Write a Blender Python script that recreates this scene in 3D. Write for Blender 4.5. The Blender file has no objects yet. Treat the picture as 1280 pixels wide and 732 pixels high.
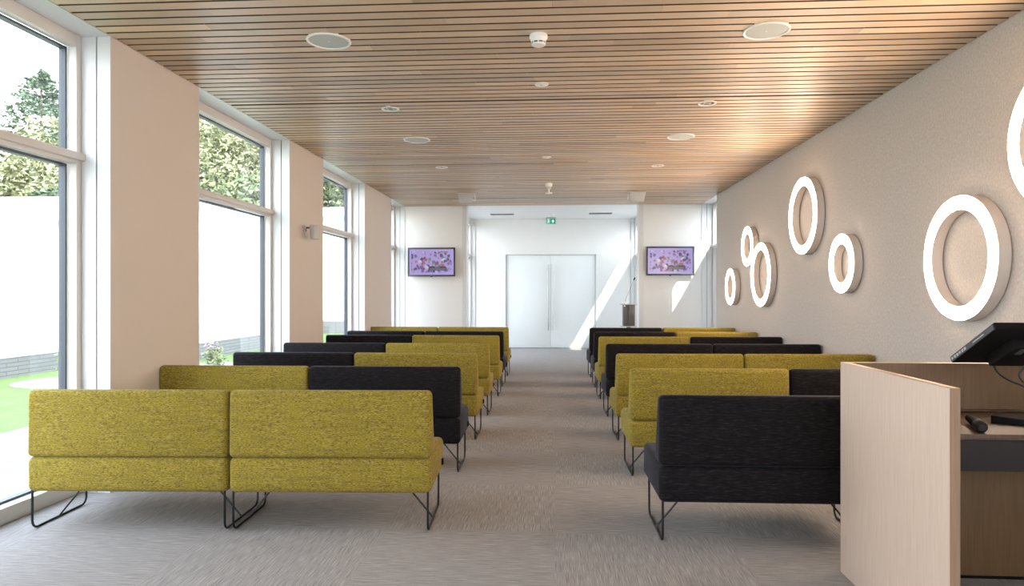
import bpy, bmesh, math, random
import numpy as np
from mathutils import Vector, Matrix

sc = bpy.context.scene
col = sc.collection
R = math.radians
random.seed(7)
rng = np.random.default_rng(11)

# ------------------------------------------------------------------ camera
CAM_H = 1.4
YAW = math.atan(52.8 / 853.3)
cd = bpy.data.cameras.new('camera')
cd.sensor_width = 36.0
cd.lens = 24.0
cd.clip_start = 0.05
cd.clip_end = 300
cam = bpy.data.objects.new('camera', cd)
cam.location = (0, 0, CAM_H)
cam.rotation_euler = (R(90), 0, YAW)
col.objects.link(cam)
sc.camera = cam

# ------------------------------------------------------------------ sky, sun, exposure
w = bpy.data.worlds.new('sky')
sc.world = w
w.use_nodes = True
nt = w.node_tree
bg = nt.nodes['Background']
tc = nt.nodes.new('ShaderNodeTexCoord')
sp = nt.nodes.new('ShaderNodeSeparateXYZ')
rp = nt.nodes.new('ShaderNodeValToRGB')
nt.links.new(tc.outputs['Generated'], sp.inputs[0])
nt.links.new(sp.outputs['Z'], rp.inputs[0])
rp.color_ramp.elements[0].position = 0.0
rp.color_ramp.elements[0].color = (0.95, 0.97, 1.0, 1)
rp.color_ramp.elements[1].position = 1.0
rp.color_ramp.elements[1].color = (0.62, 0.76, 1.0, 1)
nt.links.new(rp.outputs[0], bg.inputs['Color'])
bg.inputs['Strength'].default_value = 1.9

sd = bpy.data.lights.new('sun', 'SUN')
sd.energy = 2.4
sd.angle = R(0.6)
sd.color = (1.0, 0.95, 0.88)
sun = bpy.data.objects.new('sun', sd)
sun.rotation_euler = Vector((-1.0, 1.35, -1.77)).to_track_quat('-Z', 'Y').to_euler()
sun.location = (12, -12, 20)
col.objects.link(sun)

vs = sc.view_settings
vs.view_transform = 'Standard'
vs.look = 'None'
vs.gamma = 1.0
vs.use_curve_mapping = False
vs.exposure = 2.35

RING_POWER = 9.0
DOWNLIGHT_W = 6.0

# ------------------------------------------------------------------ materials
def newmat(name):
    m = bpy.data.materials.new(name)
    m.use_nodes = True
    n = m.node_tree
    return m, n, n.nodes['Principled BSDF']

def N(n, t, **kw):
    o = n.nodes.new('ShaderNode' + t)
    for k, v in kw.items():
        setattr(o, k, v)
    return o

def plain(name, c, rough=0.5, metal=0.0, emit=None, es=0.0, bump=0.0, bscale=200):
    m, n, b = newmat(name)
    b.inputs['Base Color'].default_value = (*c, 1)
    b.inputs['Roughness'].default_value = rough
    b.inputs['Metallic'].default_value = metal
    if emit:
        b.inputs['Emission Color'].default_value = (*emit, 1)
        b.inputs['Emission Strength'].default_value = es
    if bump:
        g = N(n, 'NewGeometry')
        t = N(n, 'TexNoise')
        t.inputs['Scale'].default_value = bscale
        n.links.new(g.outputs['Position'], t.inputs['Vector'])
        bp = N(n, 'Bump')
        bp.inputs['Strength'].default_value = bump
        bp.inputs['Distance'].default_value = 0.002
        n.links.new(t.outputs[0], bp.inputs['Height'])
        n.links.new(bp.outputs[0], b.inputs['Normal'])
    return m

def noise(n, scale, detail=3, sx=1, sy=1, sz=1, src=None, rough=0.55):
    mp = N(n, 'Mapping')
    mp.inputs['Scale'].default_value = (sx, sy, sz)
    if src is None:
        g = N(n, 'NewGeometry')
        src = g.outputs['Position']
    n.links.new(src, mp.inputs['Vector'])
    t = N(n, 'TexNoise')
    t.inputs['Scale'].default_value = scale
    t.inputs['Detail'].default_value = detail
    t.inputs['Roughness'].default_value = rough
    n.links.new(mp.outputs[0], t.inputs['Vector'])
    return t.outputs[0]

def ramp(n, fac, *stops, mode='LINEAR'):
    r = N(n, 'ValToRGB')
    cr = r.color_ramp
    cr.interpolation = mode
    while len(cr.elements) < len(stops):
        cr.elements.new(0.5)
    for e, (p, c) in zip(cr.elements, stops):
        e.position = p
        e.color = (*c, 1)
    n.links.new(fac, r.inputs[0])
    return r.outputs[0]

def mixc(n, fac, a, b, mode='MIX'):
    m = N(n, 'Mix', data_type='RGBA', blend_type=mode)
    for sock, v in ((m.inputs[0], fac), (m.inputs[6], a), (m.inputs[7], b)):
        if isinstance(v, (int, float)):
            sock.default_value = v
        elif isinstance(v, tuple):
            sock.default_value = (*v, 1)
        else:
            n.links.new(v, sock)
    return m.outputs[2]

def mth(n, op, a, b=0.0, c=None):
    m = N(n, 'Math', operation=op)
    for s, v in zip(m.inputs, (a, b, c)):
        if v is None:
            continue
        if isinstance(v, (int, float)):
            s.default_value = v
        else:
            n.links.new(v, s)
    return m.outputs[0]

def bump(n, b, h, strength=0.3, dist=0.003):
    bp = N(n, 'Bump')
    bp.inputs['Strength'].default_value = strength
    bp.inputs['Distance'].default_value = dist
    n.links.new(h, bp.inputs['Height'])
    n.links.new(bp.outputs[0], b.inputs['Normal'])

M = {}
M['paint_warm'] = plain('paint_warm', (0.63, 0.565, 0.515), 0.7, bump=0.05, bscale=400)
M['paint_white'] = plain('paint_white', (0.74, 0.73, 0.71), 0.6, bump=0.04, bscale=400)
M['trim_white'] = plain('trim_white', (0.62, 0.625, 0.63), 0.35)
M['frame_white'] = plain('frame_white', (0.64, 0.61, 0.58), 0.35)
M['gasket'] = plain('gasket', (0.05, 0.06, 0.075), 0.5)
M['black_steel'] = plain('black_steel', (0.012, 0.012, 0.014), 0.4, 0.3)
M['black_plastic'] = plain('black_plastic', (0.006, 0.0045, 0.0045), 0.75)
M['dark_plastic'] = plain('dark_plastic', (0.05, 0.05, 0.06), 0.4)
M['void'] = plain('void', (0.02, 0.016, 0.012), 0.9)
M['white_plastic'] = plain('white_plastic', (0.80, 0.79, 0.76), 0.4)
M['grille'] = plain('grille', (0.50, 0.53, 0.51), 0.6, bump=0.3, bscale=900)
M['grey_paint'] = plain('grey_paint', (0.42, 0.43, 0.44), 0.5)
M['sensor_grey'] = plain('sensor_grey', (0.50, 0.48, 0.45), 0.5)
M['chrome'] = plain('chrome', (0.42, 0.42, 0.43), 0.3, 1.0)
M['satin_steel'] = plain('satin_steel', (0.62, 0.62, 0.62), 0.45, 0.5)
M['door_paint'] = plain('door_paint', (0.76, 0.79, 0.79), 0.4)
M['exit_green'] = plain('exit_green', (0.0, 0.22, 0.12), 0.4, emit=(0.0, 0.30, 0.15), es=0.10)
M['exit_white'] = plain('exit_white', (0.8, 0.85, 0.82), 0.4, emit=(0.8, 1, 0.9), es=0.12)
M['lectern_metal'] = plain('lectern_metal', (0.09, 0.09, 0.09), 0.45, 0.4)
M['ring_side'] = plain('ring_side', (0.56, 0.49, 0.44), 0.5)
M['ring_face'] = plain('ring_face', (0.9, 0.9, 0.9), 0.5, emit=(1.0, 0.77, 0.57), es=RING_POWER)
M['lamp_core'] = plain('lamp_core', (0.9, 0.8, 0.6), 0.5, emit=(1.0, 0.82, 0.6), es=1.5)
M['plastic_cable'] = plain('plastic_cable', (0.01, 0.01, 0.011), 0.5)
M['render_white'] = plain('render_white', (0.88, 0.88, 0.87), 0.8)
M['window_dark'] = plain('window_dark', (0.10, 0.12, 0.14), 0.2)
M['roof_grey'] = plain('roof_grey', (0.45, 0.47, 0.49), 0.7)
M['paver'] = plain('paver', (0.26, 0.255, 0.25), 0.85, bump=0.2, bscale=60)
M['gravel'] = plain('gravel', (0.16, 0.135, 0.125), 0.9, bump=1.0, bscale=30)
M['joint'] = plain('joint', (0.16, 0.155, 0.15), 0.95)
M['bark'] = plain('bark', (0.16, 0.12, 0.09), 0.9, bump=0.6, bscale=20)
M['gap_shade'] = plain('gap_shade', (0.075, 0.05, 0.03), 0.8)  # dark brown standing in for shade between the slats
M['black_plastic'].node_tree.nodes['Principled BSDF'].inputs['Specular IOR Level'].default_value = 0.15
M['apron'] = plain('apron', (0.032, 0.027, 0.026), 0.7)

M['apron'].node_tree.nodes['Principled BSDF'].inputs['Specular IOR Level'].default_value = 0.2
def mat_wallpaper():
    m, n, b = newmat('wallpaper')
    a = noise(n, 70, 4, sx=1, sy=1, sz=0.6)
    c = noise(n, 170, 2)
    f = mth(n, 'ADD', mth(n, 'MULTIPLY', a, 0.6), mth(n, 'MULTIPLY', c, 0.4))
    colr = ramp(n, f, (0.36, (0.47, 0.41, 0.365)), (0.64, (0.64, 0.56, 0.50)))
    n.links.new(colr, b.inputs['Base Color'])
    b.inputs['Roughness'].default_value = 0.75
    bump(n, b, f, 0.5, 0.003)
    return m
M['wallpaper'] = mat_wallpaper()

def mat_slat():
    m, n, b = newmat('oak_slat')
    oi = N(n, 'ObjectInfo')
    g = N(n, 'NewGeometry')
    rnd = mth(n, 'FRACT', mth(n, 'ADD', oi.outputs['Random'], mth(n, 'MULTIPLY', g.outputs['Random Per Island'], 0.91)))
    off = N(n, 'CombineXYZ')
    n.links.new(mth(n, 'MULTIPLY', rnd, 37.0), off.inputs[0])
    n.links.new(mth(n, 'MULTIPLY', rnd, 91.0), off.inputs[1])
    va = N(n, 'VectorMath', operation='ADD')
    n.links.new(g.outputs['Position'], va.inputs[0])
    n.links.new(off.outputs[0], va.inputs[1])
    grain = noise(n, 9, 5, sx=0.55, sy=9, sz=9, src=va.outputs[0], rough=0.65)
    fine = noise(n, 30, 3, sx=0.6, sy=12, sz=12, src=va.outputs[0])
    base = ramp(n, rnd, (0.0, (0.36, 0.265, 0.18)), (0.2, (0.54, 0.39, 0.26)), (0.38, (0.40, 0.325, 0.25)),
                (0.55, (0.58, 0.44, 0.31)), (0.72, (0.33, 0.255, 0.19)), (0.86, (0.68, 0.50, 0.33)), (1.0, (0.47, 0.33, 0.21)))
    rn2 = mth(n, 'FRACT', mth(n, 'MULTIPLY', rnd, 17.31))
    val = mth(n, 'MULTIPLY_ADD', rn2, 0.55, 1.0)
    vc = N(n, 'CombineColor')
    for k_ in range(3): n.links.new(val, vc.inputs[k_])
    base = mixc(n, 1.0, base, vc.outputs[0], 'MULTIPLY')
    dark = mixc(n, mth(n, 'MULTIPLY', grain, 0.5), base, (0.36, 0.255, 0.17))
    c2 = mixc(n, mth(n, 'MULTIPLY', fine, 0.35), dark, (0.52, 0.38, 0.26))
    n.links.new(c2, b.inputs['Base Color'])
    b.inputs['Roughness'].default_value = 0.42
    b.inputs['Specular IOR Level'].default_value = 0.5
    bump(n, b, grain, 0.15, 0.002)
    return m
M['slat'] = mat_slat()

def mat_carpet():
    m, n, b = newmat('carpet')
    g = N(n, 'NewGeometry')
    s = N(n, 'SeparateXYZ')
    n.links.new(g.outputs['Position'], s.inputs[0])
    fx = mth(n, 'FLOOR', mth(n, 'MULTIPLY', s.outputs[0], 1.0))
    fy = mth(n, 'FLOOR', mth(n, 'MULTIPLY', s.outputs[1], 1.0))
    par = mth(n, 'MODULO', mth(n, 'ABSOLUTE', mth(n, 'ADD', fx, fy)), 2.0)
    na = noise(n, 10, 4, sx=0.7, sy=21, sz=1, rough=0.65)
    nb = noise(n, 10, 4, sx=21, sy=0.7, sz=1, rough=0.65)
    mx = N(n, 'Mix', data_type='FLOAT')
    n.links.new(par, mx.inputs[0]); n.links.new(na, mx.inputs[2]); n.links.new(nb, mx.inputs[3])
    fine = noise(n, 260, 2)
    f = mth(n, 'ADD', mth(n, 'MULTIPLY', mx.outputs[0], 0.72), mth(n, 'MULTIPLY', fine, 0.28))
    c = ramp(n, f, (0.36, (0.20, 0.185, 0.178)), (0.5, (0.31, 0.288, 0.275)), (0.64, (0.45, 0.42, 0.40)))
    n.links.new(c, b.inputs['Base Color'])
    b.inputs['Roughness'].default_value = 0.95
    b.inputs['Specular IOR Level'].default_value = 0.1
    bump(n, b, f, 0.6, 0.004)
    return m
M['carpet'] = mat_carpet()

def mat_fabric(name, base, fleck, pale, sheen):
    m, n, b = newmat(name)
    a = noise(n, 1.0, 2, sx=70, sy=70, sz=250, rough=0.6)
    c = noise(n, 1.0, 1, sx=6, sy=6, sz=95)
    f1 = ramp(n, a, (0.53, (0, 0, 0)), (0.63, (1, 1, 1)))
    f2 = ramp(n, a, (0.36, (1, 1, 1)), (0.45, (0, 0, 0)))
    f3 = ramp(n, c, (0.4, (0, 0, 0)), (0.65, (1, 1, 1)))
    c1 = mixc(n, mth(n, 'MULTIPLY', f1, 0.75), base, fleck)
    c2 = mixc(n, mth(n, 'MULTIPLY', f2, 0.6), c1, pale)
    c3 = mixc(n, mth(n, 'MULTIPLY', f3, 0.22), c2, fleck)
    n.links.new(c3, b.inputs['Base Color'])
    b.inputs['Roughness'].default_value = 0.9
    b.inputs['Specular IOR Level'].default_value = 0.15
    b.inputs['Sheen Weight'].default_value = sheen
    b.inputs['Sheen Roughness'].default_value = 0.5
    bump(n, b, a, 0.35, 0.002)
    return m
M['olive'] = mat_fabric('olive_fabric', (0.265, 0.20, 0.019), (0.08, 0.05, 0.028), (0.39, 0.315, 0.13), 0.05)

def mat_velvet():
    m, n, b = newmat('charcoal_velvet')
    a = noise(n, 1.0, 4, sx=22, sy=22, sz=150, rough=0.7)
    c = ramp(n, a, (0.35, (0.003, 0.0026, 0.003)), (0.55, (0.009, 0.0072, 0.008)), (0.72, (0.030, 0.023, 0.023)))
    n.links.new(c, b.inputs['Base Color'])
    b.inputs['Roughness'].default_value = 0.75
    b.inputs['Specular IOR Level'].default_value = 0.12
    b.inputs['Sheen Weight'].default_value = 0.20
    b.inputs['Sheen Roughness'].default_value = 0.35
    b.inputs['Sheen Tint'].default_value = (0.42, 0.46, 0.60, 1)
    bump(n, b, a, 0.3, 0.003)
    return m
M['charcoal'] = mat_velvet()

def mat_laminate(name, c0, c1, rough=0.5):
    m, n, b = newmat(name)
    a = noise(n, 8, 5, sx=14, sy=14, sz=0.5, rough=0.6)
    n.links.new(ramp(n, a, (0.35, c0), (0.65, c1)), b.inputs['Base Color'])
    b.inputs['Roughness'].default_value = rough
    return m
M['desk_pale'] = mat_laminate('desk_pale', (0.52, 0.395, 0.305), (0.59, 0.455, 0.36))
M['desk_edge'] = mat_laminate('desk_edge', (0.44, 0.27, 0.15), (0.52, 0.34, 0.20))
M['desk_edge_shade'] = mat_laminate('desk_edge_shade', (0.25, 0.155, 0.095), (0.31, 0.20, 0.125))  # darker copy of the edge colour, shade on the near end painted in
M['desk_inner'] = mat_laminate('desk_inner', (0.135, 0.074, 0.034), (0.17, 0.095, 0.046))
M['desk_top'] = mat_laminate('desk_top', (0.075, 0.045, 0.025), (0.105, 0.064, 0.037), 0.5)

def mat_glass():
    m = bpy.data.materials.new('window_glass')
    m.use_nodes = True
    n = m.node_tree
    n.nodes.clear()
    out = N(n, 'OutputMaterial')
    tr = N(n, 'BsdfTransparent')
    tr.inputs[0].default_value = (0.95, 0.97, 0.97, 1)
    gl = N(n, 'BsdfGlossy')
    gl.inputs['Roughness'].default_value = 0.0
    lw = N(n, 'LayerWeight')
    mx = N(n, 'MixShader')
    f5 = mth(n, 'POWER', lw.outputs['Facing'], 5.0)
    n.links.new(mth(n, 'MULTIPLY_ADD', f5, 0.6, 0.03), mx.inputs[0])
    n.links.new(tr.outputs[0], mx.inputs[1])
    n.links.new(gl.outputs[0], mx.inputs[2])
    n.links.new(mx.outputs[0], out.inputs[0])
    return m
M['glass'] = mat_glass()

def mat_frosted():
    m = bpy.data.materials.new('frosted_glass')
    m.use_nodes = True
    n = m.node_tree
    n.nodes.clear()
    out = N(n, 'OutputMaterial')
    a = N(n, 'BsdfTranslucent')
    a.inputs[0].default_value = (0.8, 0.83, 0.83, 1)
    d = N(n, 'BsdfDiffuse')
    d.inputs[0].default_value = (0.8, 0.82, 0.82, 1)
    mx = N(n, 'MixShader')
    mx.inputs[0].default_value = 0.6
    n.links.new(a.outputs[0], mx.inputs[1])
    n.links.new(d.outputs[0], mx.inputs[2])
    n.links.new(mx.outputs[0], out.inputs[0])
    return m
M['frosted'] = mat_frosted()

def mat_grass():
    m, n, b = newmat('grass')
    a = noise(n, 3, 5)
    c = noise(n, 60, 3)
    f = mth(n, 'ADD', mth(n, 'MULTIPLY', a, 0.5), mth(n, 'MULTIPLY', c, 0.5))
    n.links.new(ramp(n, f, (0.35, (0.055, 0.105, 0.020)), (0.65, (0.095, 0.15, 0.040))), b.inputs['Base Color'])
    b.inputs['Roughness'].default_value = 0.9
    bump(n, b, c, 1.0, 0.02)
    return m
M['grass'] = mat_grass()

def mat_brickbase():
    m, n, b = newmat('grey_brick_base')
    g = N(n, 'NewGeometry')
    s = N(n, 'SeparateXYZ')
    n.links.new(g.outputs['Position'], s.inputs[0])
    cb = N(n, 'CombineXYZ')
    n.links.new(mth(n, 'ADD', s.outputs[0], s.outputs[1]), cb.inputs[0])
    n.links.new(s.outputs[2], cb.inputs[1])
    t = N(n, 'TexBrick')
    t.inputs['Color1'].default_value = (0.125, 0.13, 0.135, 1)
    t.inputs['Color2'].default_value = (0.15, 0.153, 0.156, 1)
    t.inputs['Mortar'].default_value = (0.08, 0.083, 0.086, 1)
    t.inputs['Scale'].default_value = 1.0
    t.inputs['Brick Width'].default_value = 0.5
    t.inputs['Row Height'].default_value = 0.07
    t.inputs['Mortar Size'].default_value = 0.008
    n.links.new(cb.outputs[0], t.inputs['Vector'])
    n.links.new(t.outputs[0], b.inputs['Base Color'])
    b.inputs['Roughness'].default_value = 0.9
    return m
M['brickbase'] = mat_brickbase()

def mat_leaf(name, c0, c1):
    m, n, b = newmat(name)
    g = N(n, 'NewGeometry')
    n.links.new(ramp(n, g.outputs['Random Per Island'], (0.0, c0), (1.0, c1)), b.inputs['Base Color'])
    b.inputs['Roughness'].default_value = 0.6
    b.inputs['Specular IOR Level'].default_value = 0.2
    return m
M['conifer'] = mat_leaf('conifer_needles', (0.085, 0.125, 0.085), (0.18, 0.225, 0.15))
M['leaf_yellow'] = mat_leaf('yellow_green_leaves', (0.17, 0.185, 0.095), (0.27, 0.275, 0.155))
M['leaf_mid'] = mat_leaf('mid_green_leaves', (0.11, 0.145, 0.08), (0.20, 0.23, 0.125))
M['leaf_dark'] = mat_leaf('dark_green_leaves', (0.05, 0.08, 0.045), (0.10, 0.13, 0.07))
M['flower'] = mat_leaf('purple_flower', (0.40, 0.18, 0.45), (0.55, 0.30, 0.60))
M['flower_red'] = mat_leaf('rust_leaves', (0.45, 0.16, 0.08), (0.60, 0.28, 0.14))

def mat_screen():
    m, n, b = newmat('tv_picture')
    t = N(n, 'TexCoord')
    s = N(n, 'SeparateXYZ')
    n.links.new(t.outputs['Generated'], s.inputs[0])
    u, v = s.outputs[0], s.outputs[2]
    cb = N(n, 'CombineXYZ')
    n.links.new(mth(n, 'MULTIPLY', u, 1.78), cb.inputs[0])
    n.links.new(v, cb.inputs[1])
    warp = N(n, 'TexNoise')
    warp.inputs['Scale'].default_value = 5
    n.links.new(cb.outputs[0], warp.inputs['Vector'])
    vm = N(n, 'VectorMath', operation='MULTIPLY_ADD')
    vm.inputs[1].default_value = (0.16, 0.16, 0)
    n.links.new(warp.outputs['Color'], vm.inputs[0])
    n.links.new(cb.outputs[0], vm.inputs[2])
    vo = N(n, 'TexVoronoi')
    vo.inputs['Scale'].default_value = 7.5
    vo.inputs['Randomness'].default_value = 0.85
    n.links.new(vm.outputs[0], vo.inputs['Vector'])
    blob = ramp(n, vo.outputs['Distance'], (0.42, (1, 1, 1)), (0.60, (0, 0, 0)))
    sep = N(n, 'SeparateColor')
    n.links.new(vo.outputs['Color'], sep.inputs[0])
    pal = ramp(n, sep.outputs[0], (0.0, (0.30, 0.03, 0.05)), (0.17, (0.04, 0.03, 0.16)), (0.34, (0.22, 0.10, 0.30)),
               (0.5, (0.03, 0.05, 0.07)), (0.62, (0.12, 0.10, 0.30)), (0.74, (0.42, 0.12, 0.06)), (0.84, (0.20, 0.26, 0.14)), (0.93, (0.75, 0.72, 0.85)), mode='CONSTANT')
    art = mixc(n, mth(n, 'MULTIPLY', blob, 0.9), (0.50, 0.40, 0.80), pal)
    def inside(x0, x1, y0, y1):
        a = mth(n, 'MULTIPLY', mth(n, 'GREATER_THAN', u, x0), mth(n, 'LESS_THAN', u, x1))
        c = mth(n, 'MULTIPLY', mth(n, 'GREATER_THAN', v, y0), mth(n, 'LESS_THAN', v, y1))
        return mth(n, 'MULTIPLY', a, c)
    pic = mixc(n, inside(0.045, 0.955, 0.09, 0.91), (0.50, 0.42, 0.86), art)
    pic = mixc(n, inside(0.44, 0.83, 0.17, 0.335), pic, (0.07, 0.06, 0.09))
    nz = N(n, 'TexNoise')
    nz.inputs['Scale'].default_value = 60
    n.links.new(cb.outputs[0], nz.inputs['Vector'])
    txt = ramp(n, nz.outputs[0], (0.45, (0, 0, 0)), (0.55, (1, 1, 1)))
    lines = mth(n, 'ADD', inside(0.58, 0.69, 0.28, 0.315), inside(0.47, 0.80, 0.205, 0.245))
    pic = mixc(n, mth(n, 'MULTIPLY', lines, mth(n, 'MULTIPLY', txt, 0.5)), pic, (0.7, 0.68, 0.75))
    b.inputs['Base Color'].default_value = (0.01, 0.01, 0.012, 1)
    b.inputs['Roughness'].default_value = 0.25
    n.links.new(pic, b.inputs['Emission Color'])
    b.inputs['Emission Strength'].default_value = 0.145
    return m
M['screen'] = mat_screen()

# ------------------------------------------------------------------ mesh helpers
class MB:
    def __init__(s):
        s.v = []; s.f = []; s.smooth = False
    def add(s, vs_, fs):
        o = len(s.v)
        s.v += [tuple(p) for p in vs_]
        s.f += [tuple(i + o for i in f) for f in fs]
        return s
    def box(s, x0, x1, y0, y1, z0, z1):
        p = [(x, y, z) for z in (z0, z1) for y in (y0, y1) for x in (x0, x1)]
        return s.add(p, [(0, 2, 3, 1), (4, 5, 7, 6), (0, 1, 5, 4), (2, 6, 7, 3), (0, 4, 6, 2), (1, 3, 7, 5)])
    def hexa(s, p):      # bottom ring 4 (ccw from above), top ring 4
        return s.add(p, [(3, 2, 1, 0), (4, 5, 6, 7), (0, 1, 5, 4), (1, 2, 6, 5), (2, 3, 7, 6), (3, 0, 4, 7)])
    def tube(s, pts, r, seg=8, caps=True):
        pts = [Vector(p) for p in pts]
        rs = r if isinstance(r, (list, tuple)) else [r] * len(pts)
        base = len(s.v)
        t0 = (pts[1] - pts[0]).normalized()
        ref = Vector((0, 0, 1)) if abs(t0.z) < 0.9 else Vector((1, 0, 0))
        nrm = t0.cross(ref).normalized()
        for i, p in enumerate(pts):
            if i == 0: t = t0
            elif i == len(pts) - 1: t = (pts[i] - pts[i - 1]).normalized()
            else: t = ((pts[i + 1] - p).normalized() + (p - pts[i - 1]).normalized()).normalized()
            nrm = (nrm - t * nrm.dot(t)).normalized()
            bn = t.cross(nrm)
            for k in range(seg):
                a = 2 * math.pi * k / seg
                s.v.append(tuple(p + (nrm * math.cos(a) + bn * math.sin(a)) * rs[i]))
        for i in range(len(pts) - 1):
            for k in range(seg):
                a = base + i * seg + k; b = base + i * seg + (k + 1) % seg
                s.f.append((a, b, b + seg, a + seg))
        if caps:
            s.f.append(tuple(base + k for k in reversed(range(seg))))
            e = base + (len(pts) - 1) * seg
            s.f.append(tuple(e + k for k in range(seg)))
        return s
    def lathe(s, prof, seg=32, c=(0, 0, 0), axis='z', closed=False):
        base = len(s.v)
        for (r, h) in prof:
            for k in range(seg):
                a = 2 * math.pi * k / seg
                x, y = r * math.cos(a), r * math.sin(a)
                p = (x, y, h) if axis == 'z' else (h, x, y)
                s.v.append((p[0] + c[0], p[1] + c[1], p[2] + c[2]))
        n = len(prof)
        for i in range(n if closed else n - 1):
            j = (i + 1) % n
            for k in range(seg):
                k2 = (k + 1) % seg
                s.f.append((base + i * seg + k, base + i * seg + k2, base + j * seg + k2, base + j * seg + k))
        if not closed:
            if prof[0][0] > 1e-6: s.f.append(tuple(base + k for k in reversed(range(seg))))
            if prof[-1][0] > 1e-6: s.f.append(tuple(base + (n - 1) * seg + k for k in range(seg)))
        return s
    def mesh(s, name, mat, bevel=0.0, seg=2, smooth=False):
        me = bpy.data.meshes.new(name)
        me.from_pydata(s.v, [], s.f)
        bm = bmesh.new(); bm.from_mesh(me)
        bmesh.ops.recalc_face_normals(bm, faces=bm.faces)
        if bevel:
            bmesh.ops.bevel(bm, geom=bm.edges[:], offset=bevel, segments=seg, profile=0.5, affect='EDGES', clamp_overlap=True)
        bm.to_mesh(me); bm.free()
        if smooth:
            for p in me.polygons: p.use_smooth = True
            try: me.set_sharp_from_angle(angle=R(40))
            except Exception: pass
        me.materials.append(M[mat])
        return me
    def build(s, name, mat, parent=None, bevel=0.0, seg=2, smooth=False):
        return link(name, s.mesh(name, mat, bevel, seg, smooth), parent)

def link(name, data, parent=None, loc=None):
    o = bpy.data.objects.new(name, data)
    col.objects.link(o)
    if parent: o.parent = parent
    if loc: o.location = loc
    return o

def box(name, mat, parent, x0, x1, y0, y1, z0, z1, bevel=0.0, seg=2):
    return MB().box(x0, x1, y0, y1, z0, z1).build(name, mat, parent, bevel, seg, smooth=bevel > 0)

def tag(o, label, cat, group=None):
    o['label'] = label; o['category'] = cat
    if group: o['group'] = group
    return o

def struct(o, label=None):
    o['kind'] = 'structure'
    if label: o['label'] = label
    return o

def empty(name, loc=(0, 0, 0), rz=0.0):
    o = bpy.data.objects.new(name, None)
    o.empty_display_size = 0.1
    col.objects.link(o)
    o.location = loc; o.rotation_euler = (0, 0, rz)
    return o

def copy_thing(root, kids, loc, rz=0.0):
    r = root.copy(); col.objects.link(r)
    r.location = loc; r.rotation_euler = (0, 0, rz)
    for k in kids:
        c = k.copy(); col.objects.link(c); c.parent = r
    return r

# ------------------------------------------------------------------ room dimensions
XL, XR = -3.11, 2.985          # wall faces
XG = -3.32                     # inner face of the left window frames
ZC = 3.2                       # underside of the timber ceiling
YB = 14.07                     # screen wall
Y0 = -3.0                      # rear of the room
OUT_L = -3.46
LX0, LX1 = -2.12, 2.03         # lobby side walls
YD = 17.35                     # lobby end wall
ZL = 3.28

# floor
floor = struct(box('floor', 'carpet', None, OUT_L, 3.6, Y0 - 0.2, YD + 0.4, -0.15, 0.0), 'grey loop pile carpet floor of the hall')

# left wall: piers between full-height windows
wl = struct(empty('wall_left', (XL, 0, 0)), 'warm white wall piers between tall windows')
def wbox(name, mat, root, x0, x1, y0, y1, z0, z1, bevel=0.0):
    l = root.location
    return box(name, mat, root, x0 - l.x, x1 - l.x, y0 - l.y, y1 - l.y, z0 - l.z, z1 - l.z, bevel)
PIERS = [(Y0, -0.7), (1.37, 2.55), (4.62, 5.80), (7.87, 9.02), (11.07, 12.85)]
for a, b_ in PIERS:
    wbox('pier', 'paint_warm', wl, OUT_L, XL, a, b_, 0, 3.26)
WINS = [(-0.7, 1.37), (2.55, 4.62), (5.80, 7.87), (9.02, 11.07), (12.85, YB)]

def window(name, y0, y1, side, xin, wall_face, frosted_low=False, top=ZC, label=None):
    """side -1: the outside is towards -x; xin: inner face of the frame; wall_face: plane of the wall."""
    root = struct(empty(name, (xin, (y0 + y1) / 2, 0)), label)
    s = side
    def bx(nm, mat, xa, xb, ya, yb, za, zb, bev=0.0):
        xa, xb = xin + s * xa, xin + s * xb
        return wbox(nm, mat, root, min(xa, xb), max(xa, xb), ya, yb, za, zb, bev)
    zt = 2.345
    # reveal linings with a shadow groove
    d = abs(wall_face - xin)
    for yy, sg in ((y0, 1), (y1, -1)):
        ya, yb = (yy, yy + sg * 0.012)
        ya, yb = min(ya, yb), max(ya, yb)
        bx('reveal_board', 'trim_white', -0.105, 0.0, ya, yb, 0, top)
        if d > 0.115:
            bx('reveal_board', 'trim_white', -d, -0.115, ya, yb, 0, top)
        bx('reveal_groove', 'joint', -min(0.115, d), -0.105, min(yy, yy + sg * 0.004), max(yy, yy + sg * 0.004), 0, top)
    if d > 0.01:
        bx('soffit_board', 'trim_white', -d, 0.06, y0, y1, top, top + 0.03)
    ya, yb = y0 + 0.012, y1 - 0.012
    # frame
    fw = 0.05
    bx('jamb', 'frame_white', 0, 0.07, ya, ya + fw, 0, top, 0.004)
    bx('jamb', 'frame_white', 0, 0.07, yb - fw, yb, 0, top, 0.004)
    bx('head', 'frame_white', 0, 0.07, ya + fw, yb - fw, top - 0.085, top, 0.004)
    bx('sill', 'frame_white', 0, 0.07, ya + fw, yb - fw, 0, 0.10, 0.004)
    bx('transom', 'frame_white', 0, 0.07, ya + fw, yb - fw, zt - 0.045, zt + 0.035, 0.004)
    bx('transom_ledge', 'frame_white', -0.03, 0.0, ya - 0.004, yb + 0.004, zt - 0.02, zt + 0.03, 0.004)
    for za, zb, frost in ((0.10, zt - 0.045, frosted_low), (zt + 0.035, top - 0.085, False)):
        p = bx('pane', 'frosted' if frost else 'glass', 0.085, 0.091, ya + fw, yb - fw, za, zb)
        g = 0.016
        for (q0, q1, r0, r1) in ((ya + fw, ya + fw + g, za, zb), (yb - fw - g, yb - fw, za, zb),
                                 (ya + fw, yb - fw, za, za + g), (ya + fw, yb - fw, zb - g, zb)):
            bx('gasket', 'gasket', 0.07, 0.12, q0, q1, r0, r1)
    return root

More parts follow.
